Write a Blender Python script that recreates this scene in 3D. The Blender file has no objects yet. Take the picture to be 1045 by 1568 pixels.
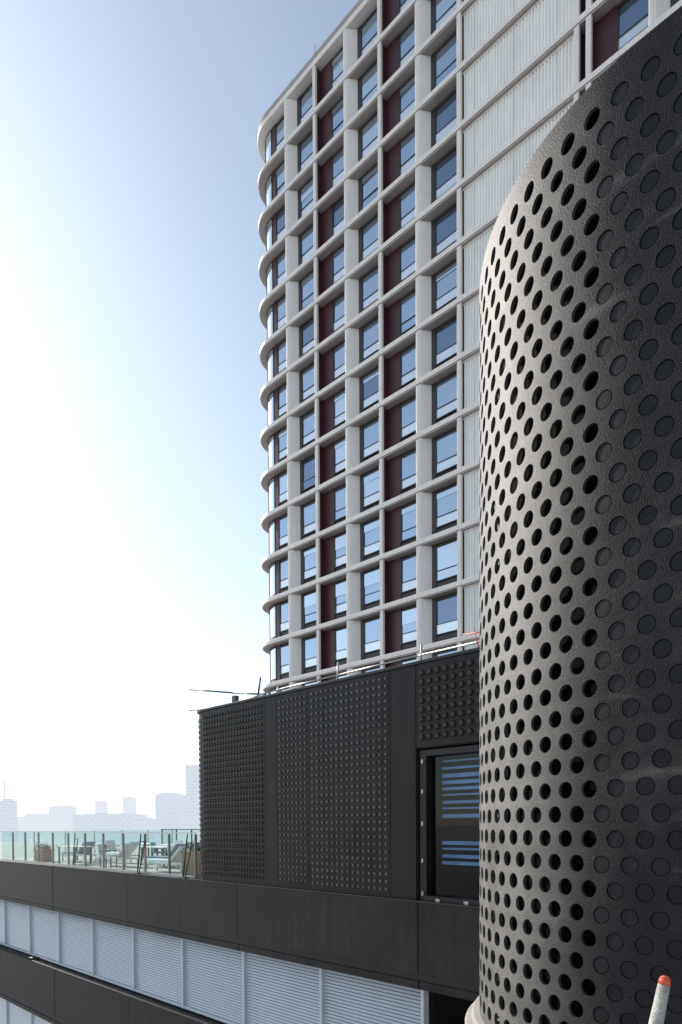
import bpy, math, random, bmesh
from mathutils import Matrix, Vector
random.seed(7)
R=math.radians
sc=bpy.context.scene
CZ=22.0
# ---------- site frame: x=right along facades, y=into buildings, z up; rotated about vertical
A=R(-45.5)
CA,SA=math.cos(A),math.sin(A)
def site(u,y,z=0.0):
    return Vector((u*CA-y*SA, u*SA+y*CA, z))
# ---------- materials
def newmat(name):
    m=bpy.data.materials.new(name); m.use_nodes=True
    nt=m.node_tree; b=nt.nodes['Principled BSDF']
    return m,nt,b
def mat(name,col,rough=0.6,var=0.15,scale=3.0,metal=0.0,spec=0.5,bump=0.0,bscale=40.0,fine=0.0,fscale=60.0,stretch=None,streak=0.0,hstreak=0.0,painted_light=None):
    m,nt,b=newmat(name)
    N=nt.nodes; L=nt.links
    tc=N.new('ShaderNodeTexCoord'); mp=N.new('ShaderNodeMapping')
    L.new(tc.outputs['Object'],mp.inputs['Vector'])
    if stretch: mp.inputs['Scale'].default_value=stretch
    n=N.new('ShaderNodeTexNoise'); n.inputs['Scale'].default_value=scale; n.inputs['Detail'].default_value=6
    n.inputs['Roughness'].default_value=0.65
    L.new(mp.outputs[0],n.inputs['Vector'])
    def rng(src,a,lo=0.3,hi=0.7):
        cr=N.new('ShaderNodeMapRange'); cr.inputs[1].default_value=lo; cr.inputs[2].default_value=hi
        cr.inputs[3].default_value=1-a; cr.inputs[4].default_value=1+a
        L.new(src,cr.inputs[0]); return cr.outputs[0]
    def mul(a,c):
        mu=N.new('ShaderNodeMath'); mu.operation='MULTIPLY'; L.new(a,mu.inputs[0]); L.new(c,mu.inputs[1]); return mu.outputs[0]
    last=rng(n.outputs['Fac'],var)
    if fine>0:
        n2=N.new('ShaderNodeTexNoise'); n2.inputs['Scale'].default_value=fscale; n2.inputs['Detail'].default_value=3
        L.new(tc.outputs['Object'],n2.inputs['Vector'])
        last=mul(last,rng(n2.outputs['Fac'],fine))
    hs=None
    for amt,sv in ((streak,(5,5,0.35)),(hstreak,(0.5,0.5,3.2))):  # hstreak paints light reflected from the tower windows as horizontal bands
        if amt>0:
            mp3=N.new('ShaderNodeMapping'); mp3.inputs['Scale'].default_value=sv
            L.new(tc.outputs['Object'],mp3.inputs['Vector'])
            n3=N.new('ShaderNodeTexNoise'); n3.inputs['Scale'].default_value=1.5; n3.inputs['Detail'].default_value=5
            L.new(mp3.outputs[0],n3.inputs['Vector']); hs=n3.outputs['Fac']
            last=mul(last,rng(n3.outputs['Fac'],amt,0.38,0.7))
    vm=N.new('ShaderNodeVectorMath'); vm.operation='SCALE'
    if painted_light:
        at=N.new('ShaderNodeAttribute'); at.attribute_name='painted_light'  # sunlit-side tone painted into the base colour along the wall
        sm=N.new('ShaderNodeMapRange'); sm.inputs[1].default_value=0.60; sm.inputs[2].default_value=0.76; sm.inputs[4].default_value=0.42  # pale streaks: reflected window light mixed into the colour
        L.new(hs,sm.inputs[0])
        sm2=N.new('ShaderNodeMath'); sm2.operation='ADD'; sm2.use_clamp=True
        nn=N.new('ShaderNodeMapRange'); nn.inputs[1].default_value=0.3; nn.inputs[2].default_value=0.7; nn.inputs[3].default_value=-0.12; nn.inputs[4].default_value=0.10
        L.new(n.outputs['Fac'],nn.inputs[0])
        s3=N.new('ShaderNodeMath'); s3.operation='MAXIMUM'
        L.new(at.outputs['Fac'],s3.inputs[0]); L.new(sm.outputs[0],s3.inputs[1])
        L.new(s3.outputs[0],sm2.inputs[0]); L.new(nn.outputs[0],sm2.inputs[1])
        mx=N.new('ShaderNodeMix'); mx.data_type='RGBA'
        mx.inputs[6].default_value=(*col,1); mx.inputs[7].default_value=(*painted_light,1)
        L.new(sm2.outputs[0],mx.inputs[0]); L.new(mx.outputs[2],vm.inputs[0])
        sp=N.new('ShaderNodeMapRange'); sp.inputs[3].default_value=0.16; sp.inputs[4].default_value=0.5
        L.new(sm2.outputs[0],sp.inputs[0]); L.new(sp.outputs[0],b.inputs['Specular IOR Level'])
    else:
        vm.inputs[0].default_value=col[:3]
        b.inputs['Specular IOR Level'].default_value=spec
    L.new(last,vm.inputs['Scale'])
    L.new(vm.outputs[0],b.inputs['Base Color'])
    b.inputs['Metallic'].default_value=metal
    rr=N.new('ShaderNodeMapRange'); rr.inputs[3].default_value=max(0.02,rough*0.85); rr.inputs[4].default_value=min(1,rough*1.15)
    L.new(n.outputs['Fac'],rr.inputs[0]); L.new(rr.outputs[0],b.inputs['Roughness'])
    if bump>0:
        nb=N.new('ShaderNodeTexNoise'); nb.inputs['Scale'].default_value=bscale; nb.inputs['Detail'].default_value=4
        L.new(tc.outputs['Object'],nb.inputs['Vector'])
        bp=N.new('ShaderNodeBump'); bp.inputs['Strength'].default_value=bump; bp.inputs['Distance'].default_value=0.01
        L.new(nb.outputs['Fac'],bp.inputs['Height']); L.new(bp.outputs[0],b.inputs['Normal'])
    return m
def glassmat(name,col,rough=0.04,metal=0.6,wob=0.02):
    m,nt,b=newmat(name); N=nt.nodes; L=nt.links
    b.inputs['Base Color'].default_value=(*col,1); b.inputs['Metallic'].default_value=metal
    b.inputs['Roughness'].default_value=rough
    tc=N.new('ShaderNodeTexCoord'); n=N.new('ShaderNodeTexNoise'); n.inputs['Scale'].default_value=0.9
    L.new(tc.outputs['Object'],n.inputs['Vector'])
    bp=N.new('ShaderNodeBump'); bp.inputs['Strength'].default_value=wob*10; bp.inputs['Distance'].default_value=0.02
    L.new(n.outputs['Fac'],bp.inputs['Height']); L.new(bp.outputs[0],b.inputs['Normal'])
    return m
def clearglass(name,tint,base=0.05,amp=0.6):
    m,nt,b=newmat(name); N=nt.nodes; L=nt.links
    N.remove(b); out=N['Material Output']
    t=N.new('ShaderNodeBsdfTransparent'); t.inputs[0].default_value=(*tint,1)
    g=N.new('ShaderNodeBsdfGlossy'); g.inputs['Roughness'].default_value=0.03
    lw=N.new('ShaderNodeLayerWeight'); lw.inputs[0].default_value=0.5
    pw=N.new('ShaderNodeMath'); pw.operation='POWER'; pw.inputs[1].default_value=4.0; L.new(lw.outputs['Facing'],pw.inputs[0])
    ma=N.new('ShaderNodeMath'); ma.operation='MULTIPLY_ADD'; ma.inputs[1].default_value=amp; ma.inputs[2].default_value=base
    L.new(pw.outputs[0],ma.inputs[0])
    mx=N.new('ShaderNodeMixShader'); L.new(ma.outputs[0],mx.inputs[0])
    L.new(t.outputs[0],mx.inputs[1]); L.new(g.outputs[0],mx.inputs[2]); L.new(mx.outputs[0],out.inputs[0])
    return m
M={}
M['cladding']=mat('tower_cladding',(0.74,0.685,0.645),0.5,0.07,0.6,bump=0.05,streak=0.06)
M['cladding2']=mat('tower_pier_panel',(0.80,0.755,0.72),0.5,0.05,0.6)
M['white']=mat('corrugated_white',(0.88,0.87,0.84),0.45,0.04,0.5,streak=0.05)
M['maroon']=mat('maroon_panel',(0.055,0.015,0.020),0.4,0.2,0.7)
M['frame']=mat('window_frame_dark',(0.030,0.026,0.029),0.45,0.1,2)
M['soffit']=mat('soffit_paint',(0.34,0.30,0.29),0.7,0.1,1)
M['g1']=glassmat('window_glass',(0.44,0.54,0.66),metal=0.85)
M['g2']=glassmat('window_glass_dark',(0.22,0.28,0.38),metal=0.85)
M['g3']=glassmat('window_glass_pale',(0.60,0.69,0.78),metal=0.85)
M['g4']=glassmat('window_lower_pane',(0.78,0.82,0.87),rough=0.2,metal=0.6)
M['gc']=glassmat('corner_glass',(0.66,0.74,0.78),0.05,0.85)
M['drum']=mat('drum_metal',(0.015,0.0145,0.017),0.60,0.20,1.3,bump=0.6,bscale=90,fine=0.32,fscale=110,streak=0.12,hstreak=0.18,painted_light=(0.150,0.140,0.126))  # sunlit curve, shaded flat and reflected streaks are painted into this colour
M['drumhole']=mat('drum_hole_edge',(0.05,0.047,0.043),0.6,0.2,1.3,fine=0.2)
M['drumdisc']=mat('drum_disc',(0.012,0.0115,0.014),0.5,0.3,2,spec=0.20,bump=0.3,bscale=90,fine=0.2,fscale=110,hstreak=0.3)  # discs carry the same painted reflection bands
M['black']=mat('drum_void',(0.004,0.004,0.004),0.9,0.1,1,spec=0.05)
M['panel']=mat('podium_black_panel',(0.016,0.0135,0.013),0.5,0.35,0.9,spec=0.24,bump=0.35,bscale=70,fine=0.15,fscale=90,streak=0.25)
M['stud']=mat('podium_stud',(0.022,0.019,0.018),0.42,0.2,3,spec=0.30,fine=0.1)
M['stud2']=mat('podium_stud_pale',(0.085,0.080,0.078),0.42,0.35,1.2,spec=0.45,fine=0.15)  # lighter grey than the other podium studs
M['band']=mat('parapet_band_metal',(0.024,0.021,0.020),0.5,0.38,0.8,spec=0.24,bump=0.25,bscale=60,fine=0.18,fscale=80,streak=0.22)
M['lip']=mat('parapet_lip',(0.022,0.020,0.020),0.45,0.2,2,spec=0.3)
M['louvre']=mat('louvre_aluminium',(0.50,0.54,0.60),0.4,0.06,0.7)
M['louvreframe']=mat('louvre_frame',(0.56,0.60,0.66),0.4,0.08,1)
M['conc']=mat('concrete',(0.42,0.39,0.35),0.8,0.15,1.5,bump=0.3,bscale=30,fine=0.1)
M['floor']=mat('terrace_paving',(0.42,0.40,0.37),0.8,0.1,0.7,fine=0.08,fscale=20)
M['steel']=mat('galvanised_steel',(0.45,0.44,0.43),0.4,0.15,5,metal=0.5)
M['dsteel']=mat('dark_steel',(0.035,0.035,0.038),0.4,0.15,5)
M['redp']=mat('red_paint',(0.60,0.09,0.05),0.45,0.15,9)
M['whitep']=mat('white_plastic',(0.78,0.77,0.74),0.4,0.08,8)
M['polep']=mat('weathered_white_paint',(0.46,0.44,0.39),0.6,0.3,14,fine=0.25,fscale=120,bump=0.5,bscale=120)
M['wood']=mat('timber',(0.33,0.17,0.09),0.6,0.25,6,stretch=(1,1,8))
M['cushion']=mat('cushion_blue',(0.16,0.26,0.33),0.8,0.1,6)
M['rail']=clearglass('railing_glass',(0.80,0.93,0.91),0.05,0.5)
M['doorglass']=clearglass('door_glass',(0.62,0.70,0.80),0.030,0.20)
M['blind_or_reflection']=mat('louvre_reflection',(0.20,0.34,0.50),0.5,0.45,1)  # door stripes: blue of louvre reflections given to modelled slats
M['leaf']=mat('shrub_leaves',(0.06,0.10,0.04),0.7,0.4,9)

# ---------- mesh builder
class MB:
    def __init__(s): s.v=[]; s.f=[]; s.m=[]; s.mats=[]; s.sm=[]
    def mi(s,k):
        if k not in s.mats: s.mats.append(k)
        return s.mats.index(k)
    def poly(s,pts,k,smooth=False):
        b=len(s.v); s.v+= [tuple(p) for p in pts]; s.f.append(tuple(range(b,b+len(pts)))); s.m.append(s.mi(k)); s.sm.append(smooth)
    def box(s,x0,x1,y0,y1,z0,z1,k,T=None):
        if x0>x1:x0,x1=x1,x0
        if y0>y1:y0,y1=y1,y0
        if z0>z1:z0,z1=z1,z0
        p=[Vector(q) for q in((x0,y0,z0),(x1,y0,z0),(x1,y1,z0),(x0,y1,z0),(x0,y0,z1),(x1,y0,z1),(x1,y1,z1),(x0,y1,z1))]
        if T is not None: p=[T@q for q in p]
        b=len(s.v); s.v+=[tuple(q) for q in p]
        for f in((0,3,2,1),(4,5,6,7),(0,1,5,4),(1,2,6,5),(2,3,7,6),(3,0,4,7)):
            s.f.append(tuple(b+i for i in f)); s.m.append(s.mi(k)); s.sm.append(False)
    def prism(s,out,z0,z1,k,kside=None,kbot=None,caps=True,smooth=False):
        n=len(out); b=len(s.v)
        s.v+=[(p[0],p[1],z0) for p in out]+[(p[0],p[1],z1) for p in out]
        ks=kside or k
        for i in range(n):
            j=(i+1)%n; s.f.append((b+i,b+j,b+n+j,b+n+i)); s.m.append(s.mi(ks)); s.sm.append(smooth)
        if caps:
            s.f.append(tuple(b+n+i for i in range(n))); s.m.append(s.mi(k)); s.sm.append(False)
            s.f.append(tuple(b+i for i in reversed(range(n)))); s.m.append(s.mi(kbot or k)); s.sm.append(False)
    def pipe(s,a,c,r,k,n=10,r2=None):
        a=Vector(a);c=Vector(c); d=(c-a).normalized()
        x=d.orthogonal().normalized(); y=d.cross(x)
        r2=r if r2 is None else r2
        b=len(s.v)
        for i in range(n):
            t=2*math.pi*i/n; s.v.append(tuple(a+(x*math.cos(t)+y*math.sin(t))*r))
        for i in range(n):
            t=2*math.pi*i/n; s.v.append(tuple(c+(x*math.cos(t)+y*math.sin(t))*r2))
        for i in range(n):
            j=(i+1)%n; s.f.append((b+i,b+j,b+n+j,b+n+i)); s.m.append(s.mi(k)); s.sm.append(True)
        s.f.append(tuple(b+n+i for i in range(n))); s.m.append(s.mi(k)); s.sm.append(False)
        s.f.append(tuple(b+i for i in reversed(range(n)))); s.m.append(s.mi(k)); s.sm.append(False)
    def obj(s,name,parent=None,bevel=0):
        me=bpy.data.meshes.new(name); me.from_pydata(s.v,[],s.f)
        for k in s.mats: me.materials.append(M[k])
        me.polygons.foreach_set('material_index',s.m)
        me.polygons.foreach_set('use_smooth',s.sm)
        me.update()
        o=bpy.data.objects.new(name,me); sc.collection.objects.link(o)
        if parent: o.parent=parent
        if bevel:
            bv=o.modifiers.new('b','BEVEL'); bv.width=bevel; bv.segments=2; bv.limit_method='ANGLE'
        return o
def empty(name,loc,rot=A):
    e=bpy.data.objects.new(name,None); sc.collection.objects.link(e)
    e.location=loc; e.rotation_euler=(0,0,rot); return e

# =====================================================================  TOWER
T0=(-23.44,32.65)
tower=empty('hotel_tower',site(T0[0],T0[1],CZ))
BAY=3.0; FH=3.18; H0=10.6; NF=13
RC=2.5; UC=-17.35; UR=34.0; DEP=20.0; DR=0.62
def outline(off,arcn=16):
    r=RC-off; pts=[]
    pts.append((UR,off)); pts.append((UR,DEP-off))
    for i in range(arcn+1):
        t=math.pi/2+ (math.pi/2)*i/arcn
        pts.append((UC+r*math.cos(t), DEP-RC+r*math.sin(t)))
    for i in range(arcn+1):
        t=math.pi+ (math.pi/2)*i/arcn
        pts.append((UC+r*math.cos(t), RC+r*math.sin(t)))
    return pts
sl=MB()
for i in range(NF+1):
    h=H0+FH*i
    th=0.15
    if i==NF: sl.prism(outline(0.0),h-0.18,h+0.20,'cladding',smooth=False)
    else:
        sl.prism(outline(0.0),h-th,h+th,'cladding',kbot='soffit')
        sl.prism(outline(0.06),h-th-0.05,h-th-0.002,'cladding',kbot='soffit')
h=H0+FH*NF
sl.prism(outline(0.12),h+0.202,h+0.30,'frame')
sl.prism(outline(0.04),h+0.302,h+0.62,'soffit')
sl.prism(outline(0.6),h+0.622,h+0.85,'cladding')
sl.obj('floor_slabs',tower,bevel=0.03)
core=MB(); core.prism(outline(DR+0.02),-CZ,H0+FH*NF,'frame'); core.obj('core_wall',tower)
pr=MB()
def floors():
    for i in range(NF): yield H0+FH*i+0.152,H0+FH*(i+1)-0.205
kpos=[(-3.0*k,k%2==1) for k in range(0,6)]
RX=7.0
rightcols=[(RX+0.0,False),(RX+0.62,False)]+[(RX+0.62+3.0*j,(j%2==1)) for j in range(1,9)]
for (u,thick) in kpos+rightcols:
    segs=[(-4,H0-0.21)]+list(floors())
    for (a,b) in segs:
        if thick:
            pr.prism([(u-0.15,0.03),(u+0.17,0.03),(u+0.60,DR+0.01),(u-0.15,DR+0.01)],a,b,'cladding2')
            pr.box(u-0.09,u+0.09,0.005,0.028,a,b,'cladding')
        else:
            pr.box(u-0.13,u+0.13,0.012,0.20,a,b,'cladding')
            pr.box(u-0.09,u+0.09,0.202,DR+0.01,a,b,'maroon')
pr.obj('piers',tower,bevel=0.015)
wn=MB()
def window(u0,u1,z0,z1,g,blind_or_reflection):
    y=DR-0.05
    f=0.06
    wn.box(u0,u0+f,y-0.05,y+0.06,z0,z1,'frame'); wn.box(u1-f,u1,y-0.05,y+0.06,z0,z1,'frame')
    wn.box(u0+f,u1-f,y-0.05,y+0.06,z1-f,z1,'frame'); wn.box(u0+f,u1-f,y-0.05,y+0.06,z0,z0+f,'frame')
    zm=z0+0.62
    wn.box(u0+f,u1-f,y-0.02,y+0.06,zm,zm+0.04,'frame')
    def pane(a,b,k):
        dx=random.uniform(-0.012,0.012); dz=random.uniform(-0.012,0.012)
        wn.poly([(u0+f,y+0.02+dx,a),(u1-f,y+0.02-dx,a),(u1-f,y+0.02-dx+dz,b),(u0+f,y+0.02+dx+dz,b)],k)
    pane(zm+0.04,z1-f,g)
    pane(z0+f,zm,'g4' if random.random()<0.75 else g)
    if blind_or_reflection>0:
        zz=z1-f-(z1-f-zm)*blind_or_reflection
        wn.box(u0+f+0.01,u1-f-0.01,y-0.010,y+0.000,zz,z1-f-0.005,'g3')
bays=[(-3.0*k,-3.0*k+3.0,k%2==1) for k in range(1,6)]+[(-17.3,-15.0,False)]
bays+=[(RX+0.62+3.0*j,RX+0.62+3.0*(j+1),j%2==1) for j in range(0,8)]
pan=MB()
for i in range(-1,NF):
    zb=H0+FH*i
    for (a,b,thick) in bays:
        g=random.choice(['g1','g1','g1','g2','g3'])
        bl=random.choice([0.25,0.35,0.6]) if random.random()<0.25 else 0
        if thick:
            window(a+0.92,b-0.24,zb+0.70,zb+2.80,g,bl)
            pan.box(a+0.61,a+0.90,DR-0.03,DR+0.01,zb+0.155,zb+FH-0.21,'frame')
        else:
            window(b-1.82,b-0.24,zb+0.70,zb+2.80,g,bl)
            pan.box(a+0.10,b-1.84,DR-0.05,DR+0.01,zb+0.155,zb+FH-0.21,'maroon')
            if b-1.84-a>0.9: pan.box(a+0.62,a+0.635,DR-0.056,DR-0.051,zb+0.155,zb+FH-0.21,'frame')
crn=MB()
def arcp(off,t):
    r=RC-off; return (UC+r*math.cos(t), RC+r*math.sin(t))
for i in range(-1,NF):
    zb=H0+FH*i
    n=15
    for j in range(n):
        t0=math.pi+ (math.pi/2)*j/n; t1=math.pi+(math.pi/2)*(j+1)/n
        o=DR-0.04
        a=arcp(o,t0); b=arcp(o,t1)
        crn.poly([(*a,zb+0.55),(*b,zb+0.55),(*b,zb+2.85),(*a,zb+2.85)],'gc')
        crn.poly([(*a,zb+0.155),(*b,zb+0.155),(*b,zb+0.54),(*a,zb+0.54)],'frame')
        crn.poly([(*a,zb+2.86),(*b,zb+2.86),(*b,zb+2.98),(*a,zb+2.98)],'frame')
        if j%5==0:
            c=arcp(o+0.0,t0)
            crn.box(c[0]-0.03,c[0]+0.03,c[1]-0.03,c[1]+0.03,zb+0.155,zb+2.98,'frame')
    for k in range(5):
        y0=RC+0.3+2.7*k
        x=UC-RC+DR-0.08
        crn.box(x,x+0.1,y0,y0+1.6,zb+0.7,zb+2.7,'g1')
        crn.box(UC-RC+0.03,UC-RC+0.6,y0+2.0,y0+2.3,zb+0.155,zb+2.95,'cladding')
wn.obj('windows',tower); pan.obj('infill_panels',tower); crn.obj('corner_glazing',tower)
cg=MB()
for i in range(-1,NF):
    z0=H0+FH*i+0.152; z1=H0+FH*(i+1)-0.205
    u=0.16
    out=[]
    while u<RX-0.16:
        w=0.19
        out+= [(u,0.36),(u+0.03,0.27),(u+0.105,0.27),(u+0.135,0.36)]
        u+=w
    for q in range(len(out)-1):
        a=out[q]; b=out[q+1]
        cg.poly([(a[0],a[1],z0),(b[0],b[1],z0),(b[0],b[1],z1),(a[0],a[1],z1)],'white')
    for uu in (0.9,3.35,5.9):
        cg.box(uu-0.02,uu+0.02,0.255,0.28,z0,z1,'cladding')
    cg.box(0.14,RX-0.14,0.24,0.40,z0,z0+0.08,'cladding')
    cg.box(0.14,RX-0.14,0.24,0.40,z1-0.10,z1,'cladding')
    cg.box(0.13,RX-0.13,0.42,0.6,z0,z1,'cladding')
cg.obj('corrugated_wall',tower)
rod=MB(); hh=H0+FH*NF+0.85
rod.pipe((-12.9,1.0,hh),(-12.9,1.0,hh+1.3),0.05,'dsteel'); rod.pipe((-12.9,1.0,hh+1.3),(-12.9,1.0,hh+1.9),0.02,'dsteel')
rod.pipe((-14.8,0.5,hh-0.2),(-14.8,0.5,hh+0.5),0.05,'dsteel')
rod.obj('lightning_rod',tower)

# =====================================================================  PODIUM
PY=10.38
pod=empty('black_podium_building',site(0,PY,CZ))
BT=3.1; BB=-1.5; UL=-16.42
cr=0.45
def boxoutline(o=0.0,right=4.0,dep=12.0):
    pts=[(right,o),(right,dep),(UL+o,dep)]
    for i in range(9):
        t=math.pi+(math.pi/2)*i/8
        pts.append((UL+cr+(cr-o)*math.cos(t),cr+(cr-o)*math.sin(t)))
    return pts
b=MB()
DL=-8.42; DH=1.42; DR2=-3.6
b.prism(boxoutline(0.02,right=DL-0.02,dep=12),BB+0.002,BT-0.03,'panel')
b.box(DL-0.018,4.0,0.02,12,DH+0.03,BT-0.03,'panel')
b.box(DR2,4.0,0.02,12,BB+0.002,DH+0.028,'panel')
b.box(DL-0.018,DR2-0.002,3.5,3.8,BB+0.002,DH+0.028,'black')
b.box(DL-0.018,DR2-0.002,0.02,3.5,BB-0.1,BB+0.003,'lip')
b.prism(boxoutline(-0.035,4.02,12.03),BT-0.028,BT+0.035,'lip')
b.obj('walls',pod,bevel=0.006)
pn=MB()
seams=[UL+cr+0.02,-13.15,-12.72,-11.56,-9.12,-8.46]
tops=BT-0.035
for i in range(len(seams)-1):
    pn.box(seams[i]+0.004,seams[i+1]-0.004,-0.012-0.002*(i%2),0.019,BB+0.006,tops,'panel')
pn.box(seams[-1]+0.012,-5.6,-0.012,0.019,DH+0.05,tops,'panel')
pn.box(-5.585,-2.6,-0.012,0.019,DH+0.05,tops,'panel'); pn.box(-2.585,4.0,-0.012,0.019,DH+0.05,tops,'panel')
pn.box(DR2+0.01,4.0,-0.012,0.019,BB+0.006,DH+0.03,'panel')
pn.obj('wall_panels',pod,bevel=0.004)
st=MB()
def stud(u,z,r,hgt,k='stud',y=-0.012,n=8):
    base=[];top=[]
    for i in range(n):
        t=2*math.pi*i/n+math.pi/n
        base.append((u+r*math.cos(t),y,z+r*math.sin(t))); top.append((u+0.66*r*math.cos(t),y-hgt,z+0.66*r*math.sin(t)))
    bb=len(st.v); st.v+=base+top
    for i in range(n):
        j=(i+1)%n; st.f.append((bb+i,bb+j,bb+n+j,bb+n+i)); st.m.append(st.mi(k)); st.sm.append(False)
    st.f.append(tuple(bb+n+i for i in range(n))); st.m.append(st.mi(k)); st.sm.append(False)
def field(u0,u1,z0,z1,pu,pz,r,hg,k='stud',n=8):
    nu=int((u1-u0)/pu); nz=int((z1-z0)/pz)
    for a in range(nu+1):
        for c in range(nz+1):
            stud(u0+(u1-u0-nu*pu)/2+a*pu, z0+(z1-z0-nz*pz)/2+c*pz, r,hg,k,n=n)
field(UL+cr+0.1,-13.25,BB+0.15,BT-0.15,0.125,0.150,0.045,0.030)
field(-12.62,-11.66,BB+0.15,BT-0.15,0.150,0.150,0.046,0.028,'stud2',4)
field(-11.46,-9.22,BB+0.15,BT-0.15,0.158,0.152,0.050,0.028,'stud2',4)
field(-8.32,-5.7,DH+0.18,BT-0.15,0.185,0.175,0.070,0.036)
field(-5.48,-2.7,DH+0.18,BT-0.15,0.185,0.175,0.070,0.036)
st.obj('embossed_studs',pod)
st=MB()
for i in range(7):
    t=math.pi+(math.pi/2)*(i+0.5)/7
    for c in range(29):
        z=BB+0.15+c*0.15
        cx=UL+cr+(cr-0.02)*math.cos(t); cy=cr+(cr-0.02)*math.sin(t)
        nx,ny=math.cos(t),math.sin(t)
        st.box(-0.035,0.035,-0.02,0.0,-0.04,0.04,'stud',Matrix.Translation((cx,cy,z))@Matrix(((-ny,-nx,0,0),(nx,-ny,0,0),(0,0,1,0),(0,0,0,1))))
st.obj('corner_studs',pod)
d=MB()
fz0=BB+0.006
d.box(DL+0.0,DL+0.16,0.05,0.30,fz0,DH,'lip'); d.box(DL+0.16,DR2-0.01,0.05,0.30,DH-0.12,DH,'lip')
d.box(DL+0.16,DR2-0.01,0.02,0.36,fz0,fz0+0.10,'lip')
d.box(-5.9,-5.8,0.12,0.26,fz0+0.1,DH-0.12,'lip')
for zz in (-1.36,-0.72,0.0,0.62,1.2):
    d.box(DL+0.06,DL+0.10,0.02,0.05,zz-0.04,zz+0.04,'steel')
for uu in (-7.95,-7.3): d.box(uu-0.05,uu+0.05,-0.005,0.02,fz0+0.0,fz0+0.06,'steel')
d.obj('door_frame',pod,bevel=0.005)
gl=MB(); gl.poly([(DL+0.17,0.20,fz0+0.1),(DR2-0.02,0.20,fz0+0.1),(DR2-0.02,0.20,DH-0.12),(DL+0.17,0.20,DH-0.12)],'doorglass'); gl.obj('door_glass',pod)
bl=MB(); z=DH-0.2  # added slats stand in for louvre reflections in the door glass
while z>-0.85:
    if random.random()<0.85: bl.box(DL+0.30,DR2-0.1,0.36+random.uniform(0,0.02),0.39,z-random.uniform(0.03,0.075),z,'blind_or_reflection')
    z-=0.13
bl.obj('door_reflection_stripes',pod)
it=MB(); it.box(-7.25,-6.85,0.5,0.9,BB+0.01,BB+0.42,'wood'); it.box(-7.3,-6.8,0.45,0.95,BB+0.42,BB+0.50,'whitep'); it.box(-7.15,-6.95,0.52,0.57,BB+0.5,BB+0.75,'redp')
it.obj('interior_stool',pod)
base=empty('podium_base_building',site(0,PY,CZ))
bd=MB()
ULL=-75.0; URR=6.0
def band(zt,zb,u0=ULL,u1=URR,step=5.9,off=-8.35):
    cuts=[u0]
    x=off-40*step
    while x<u1:
        if x>u0+0.5: cuts.append(x)
        x+=step
    cuts.append(u1)
    for i,(a,c) in enumerate(zip(cuts[:-1],cuts[1:])):
        dy=0.004*(i%3)
        bd.box(a+0.008,c-0.008,-0.10-dy,0.06,zb+0.30,zt-0.004,'band')
        bd.box(a+0.010,c-0.010,-0.085-dy,0.30,zb,zb+0.158,'band')
    bd.box(u0,u1,-0.055,0.06,zb+0.16,zb+0.30,'lip')
    bd.box(u0,u1,0.062,0.6,zb+0.16,zt-0.06,'lip')
    bd.box(u0,u1,-0.125,0.28,zt-0.003,zt+0.02,'lip')
band(-1.52,-3.22)
band(-5.42,-7.6)
band(-11.4,-13.4)
bd.obj('parapet_bands',base,bevel=0.006)
lv=MB()
P=2.97; LE=-8.47
def louvrerow(zt,zb):
    y=0.24
    n=22
    for k in range(n):
        u1=LE-P*k; u0=u1-P
        z=zb+0.10
        while z<zt-0.07:
            lv.poly([(u0+0.04,y+0.00,z),(u1-0.04,y+0.00,z),(u1-0.04,y+0.026,z+0.054),(u0+0.04,y+0.026,z+0.054)],'louvre')
            z+=0.078
        lv.box(u1-0.035,u1+0.035,y-0.07,y+0.10,zb,zt,'louvreframe')
        lv.box(u0+0.035,u1-0.035,y-0.05,y+0.10,zb,zb+0.09,'louvreframe')
        lv.box(u0+0.035,u1-0.035,y+0.14,y+0.17,zb,zt,'frame')
louvrerow(-3.22,-5.35); louvrerow(-7.62,-11.3)
lv.obj('louvre_screens',base)
bb=MB()
bb.box(ULL,LE+0.05,0.45,0.58,-20,-3.1,'lip')
bb.box(ULL,LE+0.0,0.6,14,-CZ,-5.0,'lip')
bb.box(LE+0.01,URR,2.6,14,-CZ,-1.80,'black')
bb.box(LE+0.01,URR,0.6,2.59,-CZ,-5.45,'lip')
bb.box(ULL,URR,0.6,14,-1.75,-1.58,'floor')
bb.obj('structure',base)
ss=MB()
ss.box(LE+0.06,-3,0.3,0.45,-5.35,-5.2,'louvreframe')
ss.pipe((-8.3,0.9,-4.9),(-6.6,0.9,-3.35),0.05,'louvreframe'); ss.pipe((-7.9,1.0,-3.4),(-5.9,1.0,-4.7),0.06,'steel')
ss.pipe((-7.2,0.5,-3.3),(-7.2,0.5,-5.3),0.04,'steel')
ss.obj('stair_struts',base)
pp=MB(); pp.pipe((-60,-0.16,-5.36),(-28.5,-0.16,-5.36),0.05,'dsteel'); pp.pipe((-28.5,-0.16,-5.36),(-28.3,0.2,-5.36),0.05,'dsteel'); pp.obj('ledge_pipe',base)

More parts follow.
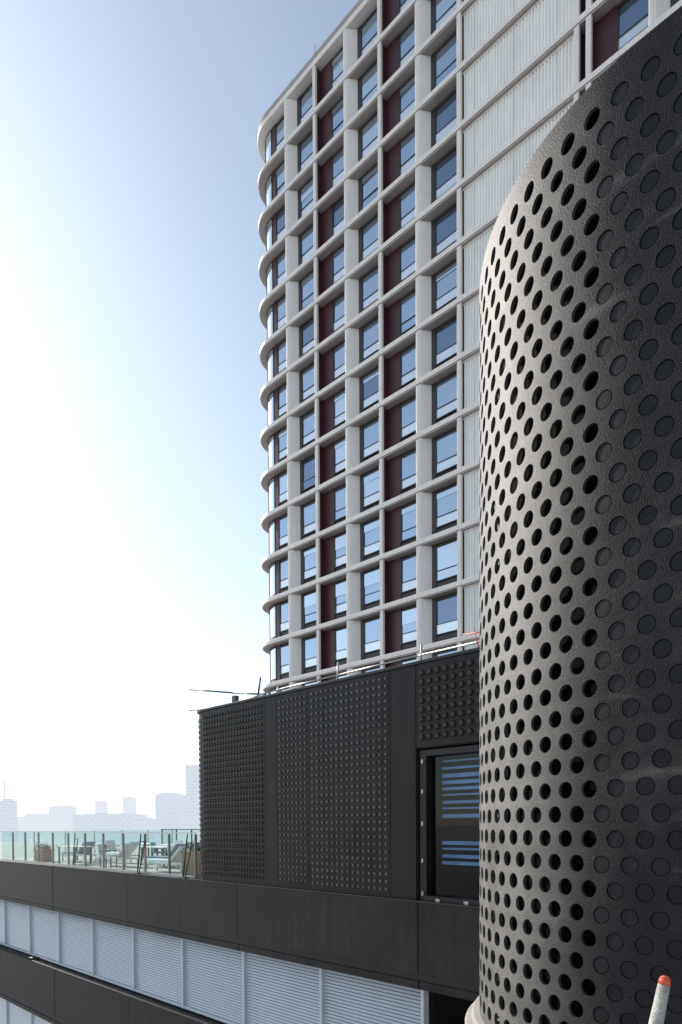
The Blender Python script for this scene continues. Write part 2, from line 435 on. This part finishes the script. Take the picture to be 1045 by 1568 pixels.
rr=empty('roof_edge_rail',site(0,PY,CZ))
r=MB()
zr=BT+0.20
pts=[(-15.0,0.30,BT+0.10),(-13.0,0.25,zr-0.02),(-10.9,0.25,zr),(-8.6,0.25,zr+0.02),(-5.0,0.25,zr),(-1,0.25,zr)]
for a,c in zip(pts[:-1],pts[1:]): r.pipe(a,c,0.020,'steel')
for (u,hh) in ((-13.0,0.25),(-10.9,0.48),(-8.55,0.42),(-6.6,0.25),(-3,0.3)):
    r.pipe((u,0.25,BT+0.03),(u+0.03,0.25,BT+hh),0.022,'steel')
    r.box(u-0.08,u+0.08,0.15,0.35,BT+0.036,BT+0.07,'steel')
r.pipe((-16.7,0.1,BT+0.12),(-15.6,0.4,BT+0.08),0.02,'dsteel')
r.pipe((-16.35,-0.1,BT+0.62),(-14.9,0.3,BT+0.38),0.022,'dsteel'); r.pipe((-14.9,0.3,BT+0.38),(-13.5,0.3,BT+0.14),0.022,'dsteel')
r.pipe((-13.85,0.3,BT+0.03),(-13.72,0.3,BT+0.60),0.024,'dsteel'); r.box(-14.95,-14.8,0.3,0.42,BT+0.036,BT+0.30,'dsteel')
r.pipe((-7.15,0.2,BT+0.06),(-7.35,0.3,BT+0.52),0.012,'redp'); r.pipe((-6.98,0.2,BT+0.06),(-7.06,0.2,BT+0.44),0.012,'redp')
r.pipe((-7.5,0.2,BT+0.40),(-6.7,0.2,BT+0.33),0.012,'redp')
r.obj('rail_tubes',rr)

# =====================================================================  DRUM
S=0.92
DCX,DCY,DRD=-1.92,7.445,2.8*S
drum=empty('perforated_drum',site(DCX,DCY,CZ))
HT=5.35; HB=-1.98
pu=0.234*S; pv=0.203*S; hr=0.0665
flatlen=7.0
def surf(s,off=0.0):
    Rr=DRD-off
    if s<=0: return (-s, -Rr, (0,-1))
    if s<=math.pi*DRD:
        t=s/DRD
        return (-Rr*math.sin(t), -Rr*math.cos(t), (-math.sin(t),-math.cos(t)))
    q=s-math.pi*DRD
    return (q,Rr,(0,1))
def P3(s,z,off=0.0):
    x,y,n=surf(s,off); return (x,y,z)
V=[];F=[];NV=[];LIT=[]
hv=MB()
NSEG=20
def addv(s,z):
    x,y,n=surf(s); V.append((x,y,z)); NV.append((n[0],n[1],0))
    t=max(0.0,min(1.0,(s/DRD-R(3))/R(30))); LIT.append(t*t*(3-2*t)); return len(V)-1  # painted tone: pale round the sunlit curve, dark on the shaded flat
zbot=HB-0.1
SF=DRD*R(7.5)
smin=-flatlen; smax=math.pi*DRD
def quadstrip(sa,sb,za,zb,n=2):
    for q in range(n):
        a=sa+(sb-sa)*q/n; e=sa+(sb-sa)*(q+1)/n
        i0=addv(a,za);i1=addv(a,zb);i2=addv(e,zb);i3=addv(e,za)
        F.append((i0,i1,i2,i3))
ztop=HT-0.15
quadstrip(smin,smax,ztop,HT,160)
row=0; zz=ztop
while zz-pv>zbot:
    za=zz-pv; zc=(zz+za)/2
    s=smin+(0.5*pu if row%2 else 0.0)
    if row%2: quadstrip(smin,s,za,zz,1)
    while s+pu<=smax+1e-6:
        sc0=s+pu/2
        ring=[];outer=[]
        for i in range(NSEG):
            t=2*math.pi*i/NSEG
            cs,sn=math.cos(t),math.sin(t)
            m=max(abs(cs)/(pu/2),abs(sn)/(pv/2))
            outer.append((sc0+cs/m, zc+sn/m)); ring.append((sc0+cs*hr, zc+sn*hr))
        io=[addv(*p) for p in outer]; ir=[addv(*p) for p in ring]
        for i in range(NSEG):
            j=(i+1)%NSEG
            F.append((io[i],ir[i],ir[j],io[j]))
        for (cx,cy) in ((1,1),(-1,1),(-1,-1),(1,-1)):
            ang=math.atan2(cy*pv/2,cx*pu/2)%(2*math.pi)
            i=int(ang/(2*math.pi)*NSEG)%NSEG; j=(i+1)%NSEG
            k=addv(sc0+cx*pu/2,zc+cy*pv/2)
            F.append((io[i],io[j],k))
        filled=(sc0<SF)
        depth=0.028 if not filled else 0.014
        for i in range(NSEG):
            j=(i+1)%NSEG
            hv.poly([P3(*ring[i]),P3(*ring[i],depth),P3(*ring[j],depth),P3(*ring[j])],'drumdisc' if filled else 'drumhole')
        if filled:
            hv.poly([P3(*ring[i],depth) for i in range(NSEG)],'drumdisc')
            q_=random.uniform(0.002,0.006)
            rr2=[(sc0+math.cos(2*math.pi*i/NSEG)*hr*0.88, zc+math.sin(2*math.pi*i/NSEG)*hr*0.88) for i in range(NSEG)]
            for i in range(NSEG):
                j=(i+1)%NSEG
                hv.poly([P3(*rr2[i],depth-0.001),P3(*rr2[i],q_),P3(*rr2[j],q_),P3(*rr2[j],depth-0.001)],'drumdisc')
            hv.poly([P3(*rr2[i],q_) for i in range(NSEG)],'drumdisc')
        s+=pu
    if smax-s>1e-3: quadstrip(s,smax,za,zz,1)
    zz=za; row+=1
quadstrip(smin,smax,zbot-0.3,zz,160)
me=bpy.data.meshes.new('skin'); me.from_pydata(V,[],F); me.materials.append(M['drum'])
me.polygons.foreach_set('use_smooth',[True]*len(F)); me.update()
at=me.attributes.new('painted_light','FLOAT','POINT'); at.data.foreach_set('value',LIT)  # per-vertex weight of the painted sunlit tone
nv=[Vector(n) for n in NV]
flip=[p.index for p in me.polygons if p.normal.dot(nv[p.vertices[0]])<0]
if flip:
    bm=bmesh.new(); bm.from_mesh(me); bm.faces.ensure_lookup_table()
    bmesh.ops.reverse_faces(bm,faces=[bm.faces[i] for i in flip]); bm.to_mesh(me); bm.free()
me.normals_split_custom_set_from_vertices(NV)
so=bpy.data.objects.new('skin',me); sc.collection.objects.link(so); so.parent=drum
hv.obj('hole_reveals',drum)
def stadium(off,n=48,fl=flatlen):
    Rr=DRD-off
    pts=[(fl,-Rr),(fl,Rr)]
    for i in range(n+1):
        t=math.pi*i/n
        pts.append((-Rr*math.sin(t),Rr*math.cos(t)))
    return pts
inn=MB(); inn.prism(stadium(0.20),HB-6,HT-0.07,'black'); inn.prism(stadium(0.035),HT-0.068,HT-0.02,'black'); inn.obj('inner_lining',drum)
rim=MB()
so_=stadium(0.0); si_=stadium(0.034)
n=len(so_)
for i in range(1,n):
    j=(i+1)%n
    rim.poly([(*so_[i],HT),(*so_[j],HT),(*si_[j],HT),(*si_[i],HT)],'drumhole')
rim.obj('rim',drum)
pl=MB(); pl.prism(stadium(-0.15),HB-7,HB-0.06,'conc',smooth=False); pl.prism(stadium(-0.08),HB-0.058,HB+0.03,'conc'); pl.obj('plinth',drum,bevel=0.02)

# =====================================================================  TERRACE
rl=empty('glass_railing',site(0,PY,CZ))
g=MB(); ps=MB()
zf=-1.5; zt=-0.24
u=-16.6
while u>-31.5:
    g.poly([(u-1.42,0.19,zf+0.06),(u-0.02,0.19,zf+0.06),(u-0.02,0.19,zt),(u-1.42,0.19,zt)],'rail')
    ps.box(u-0.012,u+0.012,0.15,0.23,zf,zt-0.02,'steel')
    u-=1.44
ulast=u
ps.box(ulast,-16.6,0.165,0.21,zt,zt+0.03,'steel'); ps.box(ulast,-16.6,0.15,0.23,zf,zf+0.06,'steel')
y=0.2
while y<8:
    g.poly([(ulast,y,zf+0.06),(ulast,y+1.4,zf+0.06),(ulast,y+1.4,zt),(ulast,y,zt)],'rail'); ps.box(ulast-0.03,ulast+0.03,y+1.4,y+1.44,zf,zt,'steel'); y+=1.44
u=ulast
while u<-16:
    g.poly([(u,8.2,zf+0.06),(u+1.42,8.2,zf+0.06),(u+1.42,8.2,zt),(u,8.2,zt)],'rail'); ps.box(u-0.02,u+0.02,8.18,8.24,zf,zt,'dsteel'); u+=1.44
ps.box(ulast,-15,8.17,8.24,zt,zt+0.04,'dsteel')
g.obj('glass_panels',rl); ps.obj('posts_and_rails',rl)
def stanchion(u,y):
    e=empty('leaning_stanchion',site(u,PY+y,CZ-1.5)); m=MB()
    m.pipe((0,0,0),(0.25,0,1.25),0.022,'dsteel'); m.pipe((0.10,0,0),(0.5,0,1.05),0.018,'dsteel'); m.box(-0.08,0.2,-0.08,0.08,0,0.03,'dsteel')
    m.pipe((0.18,0,1.0),(0.48,0,1.0),0.015,'dsteel'); m.obj('bars',e)
stanchion(-19.6,-0.02); stanchion(-16.95,-0.02); stanchion(-25.6,0.5)
def lounger(u,y,rot,col='whitep',cush='whitep'):
    e=empty('sun_lounger',site(u,PY+y,CZ-1.58),A+rot); m=MB()
    for x in (-0.9,0.9):
        for yy in (-0.28,0.28): m.box(x-0.03,x+0.03,yy-0.03,yy+0.03,0,0.30,col)
    m.box(-1.0,1.0,-0.33,-0.27,0.28,0.35,col); m.box(-1.0,1.0,0.27,0.33,0.28,0.35,col)
    m.box(-1.0,0.35,-0.27,0.27,0.32,0.42,cush)
    T=Matrix.Translation((0.35,0,0.33))@Matrix.Rotation(R(-42),4,'Y'); m.box(0,0.75,-0.28,0.28,0,0.09,cush,T)
    m.obj('lounger_frame',e,bevel=0.01)
def table(u,y,w=0.8,hh=0.74,k='whitep'):
    e=empty('terrace_table',site(u,PY+y,CZ-1.58)); m=MB()
    m.box(-w,w,-0.4,0.4,hh-0.04,hh,k)
    for x in(-w+0.06,w-0.06):
        for yy in(-0.34,0.34): m.box(x-0.03,x+0.03,yy-0.03,yy+0.03,0,hh-0.04,'dsteel')
    m.obj('table_top_and_legs',e,bevel=0.008)
def chair(u,y,rot,k='cushion'):
    e=empty('terrace_chair',site(u,PY+y,CZ-1.58),A+rot); m=MB()
    for x in(-0.21,0.21):
        for yy in(-0.21,0.21): m.box(x-0.018,x+0.018,yy-0.018,yy+0.018,0,0.43,'dsteel')
    m.box(-0.24,0.24,-0.24,0.24,0.43,0.50,k)
    T=Matrix.Translation((0,0.22,0.48))@Matrix.Rotation(R(-10),4,'X'); m.box(-0.23,0.23,-0.02,0.03,0,0.42,k,T)
    for x in(-0.26,0.26): m.box(x-0.02,x+0.02,-0.2,0.22,0.62,0.66,'dsteel')
    m.obj('seat_and_back',e,bevel=0.008)
lounger(-20.5,1.6,0.2); lounger(-22.6,2.8,0.1,cush='cushion'); lounger(-25.0,2.0,0.15); lounger(-27.2,3.2,0.3); lounger(-29.4,2.4,0.1,cush='cushion')
lounger(-18.6,5.0,0.4); lounger(-23.5,5.4,0.2)
table(-18.9,2.4,0.7); table(-21.6,4.6,0.9); table(-26.2,4.9,0.8); table(-29.0,5.4,0.9)
table(-24.2,3.4,0.9); table(-28.0,1.6,0.8); table(-30.4,3.4,0.8)
for (u,y,rt) in ((-19.7,3.2,1.2),(-18.2,1.5,3.4),(-22.8,4.0,0.3),(-20.6,5.5,2.9),(-25.3,4.0,3.0),(-27.2,5.8,0.2),(-30.1,4.3,1.5),(-24.1,1.2,2.2)):
    chair(u,y,rt,random.choice(['cushion','whitep','whitep']))
def planter(u,y,w,k='wood',hh=0.75):
    e=empty('timber_planter',site(u,PY+y,CZ-1.58)); m=MB()
    m.box(-w,w,-0.25,0.25,0,hh,k); m.box(-w-0.03,w+0.03,-0.28,0.28,hh,hh+0.05,k)
    for i in range(5): m.box(-w+0.02,w-0.02,-0.262,-0.25,0.05+i*0.09,0.12+i*0.09,k)
    for i in range(260):
        x=random.uniform(-w,w); yy=random.gauss(0,0.13); z=hh+0.05+abs(random.gauss(0,0.12))
        T=Matrix.Translation((x,yy,z))@Matrix.Rotation(random.uniform(0,6),4,'Z')@Matrix.Rotation(random.uniform(0,3),4,'X')
        m.poly([T@Vector(q) for q in((-0.03,0,0),(0,0.012,0.0),(0.03,0,0),(0,0.0,0.07))],'leaf')
    m.obj('box_and_shrubs',e)
planter(-17.6,0.9,0.5,hh=0.75); planter(-31.0,1.5,0.5,hh=0.5)

# =====================================================================  FOREGROUND POLE + BALCONY
Z=2.8
e=empty('warning_pole',(1.285,Z,CZ-1.62),0)
m=MB()
top=Vector((0.052,0,1.62-0.635)); bot=Vector((-0.14,0,0))
dd=(top-bot)
m.pipe(bot,bot+dd*0.965,0.048,'polep',24,0.024)
m.pipe(bot+dd*0.965,bot+dd*0.990,0.0245,'redp',24,0.022)
m.pipe(bot+dd*0.990,bot+dd*1.0,0.022,'redp',24,0.012)
m.box(-0.28,0.0,-0.14,0.14,-0.03,0.02,'dsteel')
m.obj('pole_shaft',e)
e=empty('balcony_floor',(0,0,CZ-1.65),0)
m=MB(); m.box(-3.0,2.6,-4,3.4,-0.3,0,'conc'); m.obj('slab',e,bevel=0.02)

# =====================================================================  GROUND + CITY
SUN_AZ=R(-45.6); SUN_EL=R(30)
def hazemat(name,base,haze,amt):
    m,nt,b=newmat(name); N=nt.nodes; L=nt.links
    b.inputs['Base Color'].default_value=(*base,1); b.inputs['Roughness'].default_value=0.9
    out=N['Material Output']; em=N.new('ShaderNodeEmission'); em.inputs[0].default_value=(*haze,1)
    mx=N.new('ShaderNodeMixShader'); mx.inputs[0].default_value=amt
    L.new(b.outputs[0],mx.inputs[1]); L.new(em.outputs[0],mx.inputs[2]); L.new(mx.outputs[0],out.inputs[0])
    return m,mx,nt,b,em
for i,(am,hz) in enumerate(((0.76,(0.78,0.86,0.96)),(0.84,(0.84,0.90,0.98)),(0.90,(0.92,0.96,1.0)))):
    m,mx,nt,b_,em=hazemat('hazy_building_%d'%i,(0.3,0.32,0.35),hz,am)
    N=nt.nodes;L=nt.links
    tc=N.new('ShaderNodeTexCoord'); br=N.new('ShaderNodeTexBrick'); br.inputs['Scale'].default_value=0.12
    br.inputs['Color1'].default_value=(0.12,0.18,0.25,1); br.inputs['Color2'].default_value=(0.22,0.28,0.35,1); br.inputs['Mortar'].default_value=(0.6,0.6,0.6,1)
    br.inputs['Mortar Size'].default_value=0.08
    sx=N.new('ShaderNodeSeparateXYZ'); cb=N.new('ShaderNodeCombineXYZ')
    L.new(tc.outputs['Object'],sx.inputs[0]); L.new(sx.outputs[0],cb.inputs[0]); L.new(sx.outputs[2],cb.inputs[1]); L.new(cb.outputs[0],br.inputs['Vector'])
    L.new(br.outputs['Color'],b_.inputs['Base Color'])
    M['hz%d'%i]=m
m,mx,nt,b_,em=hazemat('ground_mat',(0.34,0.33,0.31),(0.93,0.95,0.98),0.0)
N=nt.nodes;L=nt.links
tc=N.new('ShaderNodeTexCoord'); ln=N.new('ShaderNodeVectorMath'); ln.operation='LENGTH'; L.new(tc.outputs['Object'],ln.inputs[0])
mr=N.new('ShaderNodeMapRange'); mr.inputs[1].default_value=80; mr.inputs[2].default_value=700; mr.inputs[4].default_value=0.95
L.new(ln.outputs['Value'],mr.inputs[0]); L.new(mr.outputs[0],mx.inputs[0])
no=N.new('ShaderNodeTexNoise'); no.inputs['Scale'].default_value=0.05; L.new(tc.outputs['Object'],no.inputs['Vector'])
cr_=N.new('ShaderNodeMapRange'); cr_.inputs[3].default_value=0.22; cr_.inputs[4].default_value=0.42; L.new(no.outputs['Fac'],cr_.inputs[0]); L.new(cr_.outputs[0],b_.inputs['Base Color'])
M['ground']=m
gm=MB(); n=64
gm.poly([(math.cos(2*math.pi*i/n)*9000,math.sin(2*math.pi*i/n)*9000,0) for i in range(n)],'ground'); gm.obj('ground')
city=empty('city_skyline',(0,0,0),0)
cm=MB()
def bld(x0,x1,yt,Z,k,style=0):
    X0=(x0-522)/1045*Z; X1=(x1-522)/1045*Z; h=CZ+(1264-yt)/1045*Z
    dp=(X1-X0)*0.8+6
    cm.box(X0,X1,Z,Z+dp,0,h,k)
    if style==1:
        cm.box(X0+(X1-X0)*.2,X1-(X1-X0)*.2,Z+2,Z+dp-2,h,h+(h-CZ)*0.06,k)
    if style==2:
        c=(X0+X1)/2; rr=(X1-X0)*0.5
        for q in range(5):
            w=rr*math.cos(q*0.3); cm.box(c-w,c+w,Z+1,Z+dp-1,h+rr*0.3*math.sin(q*0.3),h+rr*0.3*math.sin((q+1)*0.3),k)
spec=[(285,305,1172,420,0,0),(238,277,1220,500,0,2),(262,277,1216,520,0,0),(0,16,1224,520,0,1),(40,72,1245,700,1,0),(75,105,1234,650,1,1),(108,128,1252,800,1,0),
(112,135,1248,560,0,0),(130,205,1246,480,0,1),(146,160,1227,900,1,1),(188,204,1222,950,1,2),(204,236,1253,540,0,0),(30,112,1262,560,1,0),(-40,0,1240,600,1,1),(-120,-50,1230,640,1,1),(-220,-130,1243,560,1,0),(-300,-240,1215,700,1,1),
(305,345,1235,600,0,0),(345,400,1210,700,1,1)]
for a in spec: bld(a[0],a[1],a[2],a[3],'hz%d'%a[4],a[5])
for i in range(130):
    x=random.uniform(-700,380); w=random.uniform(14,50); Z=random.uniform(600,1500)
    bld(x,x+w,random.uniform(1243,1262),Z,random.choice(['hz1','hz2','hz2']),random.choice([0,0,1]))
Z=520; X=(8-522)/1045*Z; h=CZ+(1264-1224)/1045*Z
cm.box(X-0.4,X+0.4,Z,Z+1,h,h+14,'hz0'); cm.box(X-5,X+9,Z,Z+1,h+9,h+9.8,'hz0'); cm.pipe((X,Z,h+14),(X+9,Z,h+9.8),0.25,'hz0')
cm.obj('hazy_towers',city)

# =====================================================================  WORLD, SUN
w=bpy.data.worlds.new('World'); sc.world=w; w.use_nodes=True
N=w.node_tree.nodes; L=w.node_tree.links; bg=N['Background']; out=N['World Output']
sky=N.new('ShaderNodeTexSky'); sky.sky_type='NISHITA'; sky.sun_disc=False
sky.sun_elevation=SUN_EL; sky.sun_rotation=SUN_AZ; sky.air_density=1.0; sky.dust_density=0.5; sky.ozone_density=1.0; sky.altitude=50
L.new(sky.outputs[0],bg.inputs[0]); bg.inputs[1].default_value=0.11
S_dir=Vector((math.sin(SUN_AZ)*math.cos(SUN_EL),math.cos(SUN_AZ)*math.cos(SUN_EL),math.sin(SUN_EL)))
# atmospheric haze: brightens toward the horizon and around the sun
def mth(op,a,b_=None):
    n=N.new('ShaderNodeMath'); n.operation=op
    for i,v in enumerate((a,b_)):
        if v is None: continue
        if isinstance(v,(int,float)): n.inputs[i].default_value=v
        else: L.new(v,n.inputs[i])
    return n.outputs[0]
tc=N.new('ShaderNodeTexCoord'); sx=N.new('ShaderNodeSeparateXYZ'); L.new(tc.outputs['Generated'],sx.inputs[0])
zc=mth('MAXIMUM',sx.outputs[2],0.0); hz=mth('POWER',mth('SUBTRACT',1.0,zc),2.2); hz=mth('MULTIPLY',hz,0.74)
dt=N.new('ShaderNodeVectorMath'); dt.operation='DOT_PRODUCT'; L.new(tc.outputs['Generated'],dt.inputs[0]); dt.inputs[1].default_value=S_dir
au=mth('MULTIPLY',mth('POWER',mth('MAXIMUM',dt.outputs['Value'],0.0),9.0),0.60)
tot=mth('ADD',mth('ADD',hz,au),0.17)
bg2=N.new('ShaderNodeBackground'); bg2.inputs[0].default_value=(0.86,0.95,1.0,1); L.new(tot,bg2.inputs[1])
ad=N.new('ShaderNodeAddShader'); L.new(bg.outputs[0],ad.inputs[0]); L.new(bg2.outputs[0],ad.inputs[1]); L.new(ad.outputs[0],out.inputs[0])
ld=bpy.data.lights.new('sun','SUN'); ld.energy=5.0; ld.angle=R(0.5); ld.color=(1.0,0.93,0.84)
lo_=bpy.data.objects.new('sun',ld); sc.collection.objects.link(lo_); lo_.location=S_dir*100
lo_.rotation_euler=S_dir.to_track_quat('Z','Y').to_euler()

# =====================================================================  CAMERA
cd=bpy.data.cameras.new('camera'); cam=bpy.data.objects.new('camera',cd); sc.collection.objects.link(cam)
cd.sensor_width=36; cd.lens=24; cd.shift_y=0.3246; cd.clip_start=0.05; cd.clip_end=20000
cam.matrix_world=Matrix.Translation((0,0,CZ))@Matrix.Rotation(R(90-1.7),4,'X')@Matrix.Rotation(-0.0063,4,'Z')
sc.camera=cam
sc.view_settings.view_transform='Standard'; sc.view_settings.look='None'; sc.view_settings.exposure=0; sc.view_settings.gamma=1
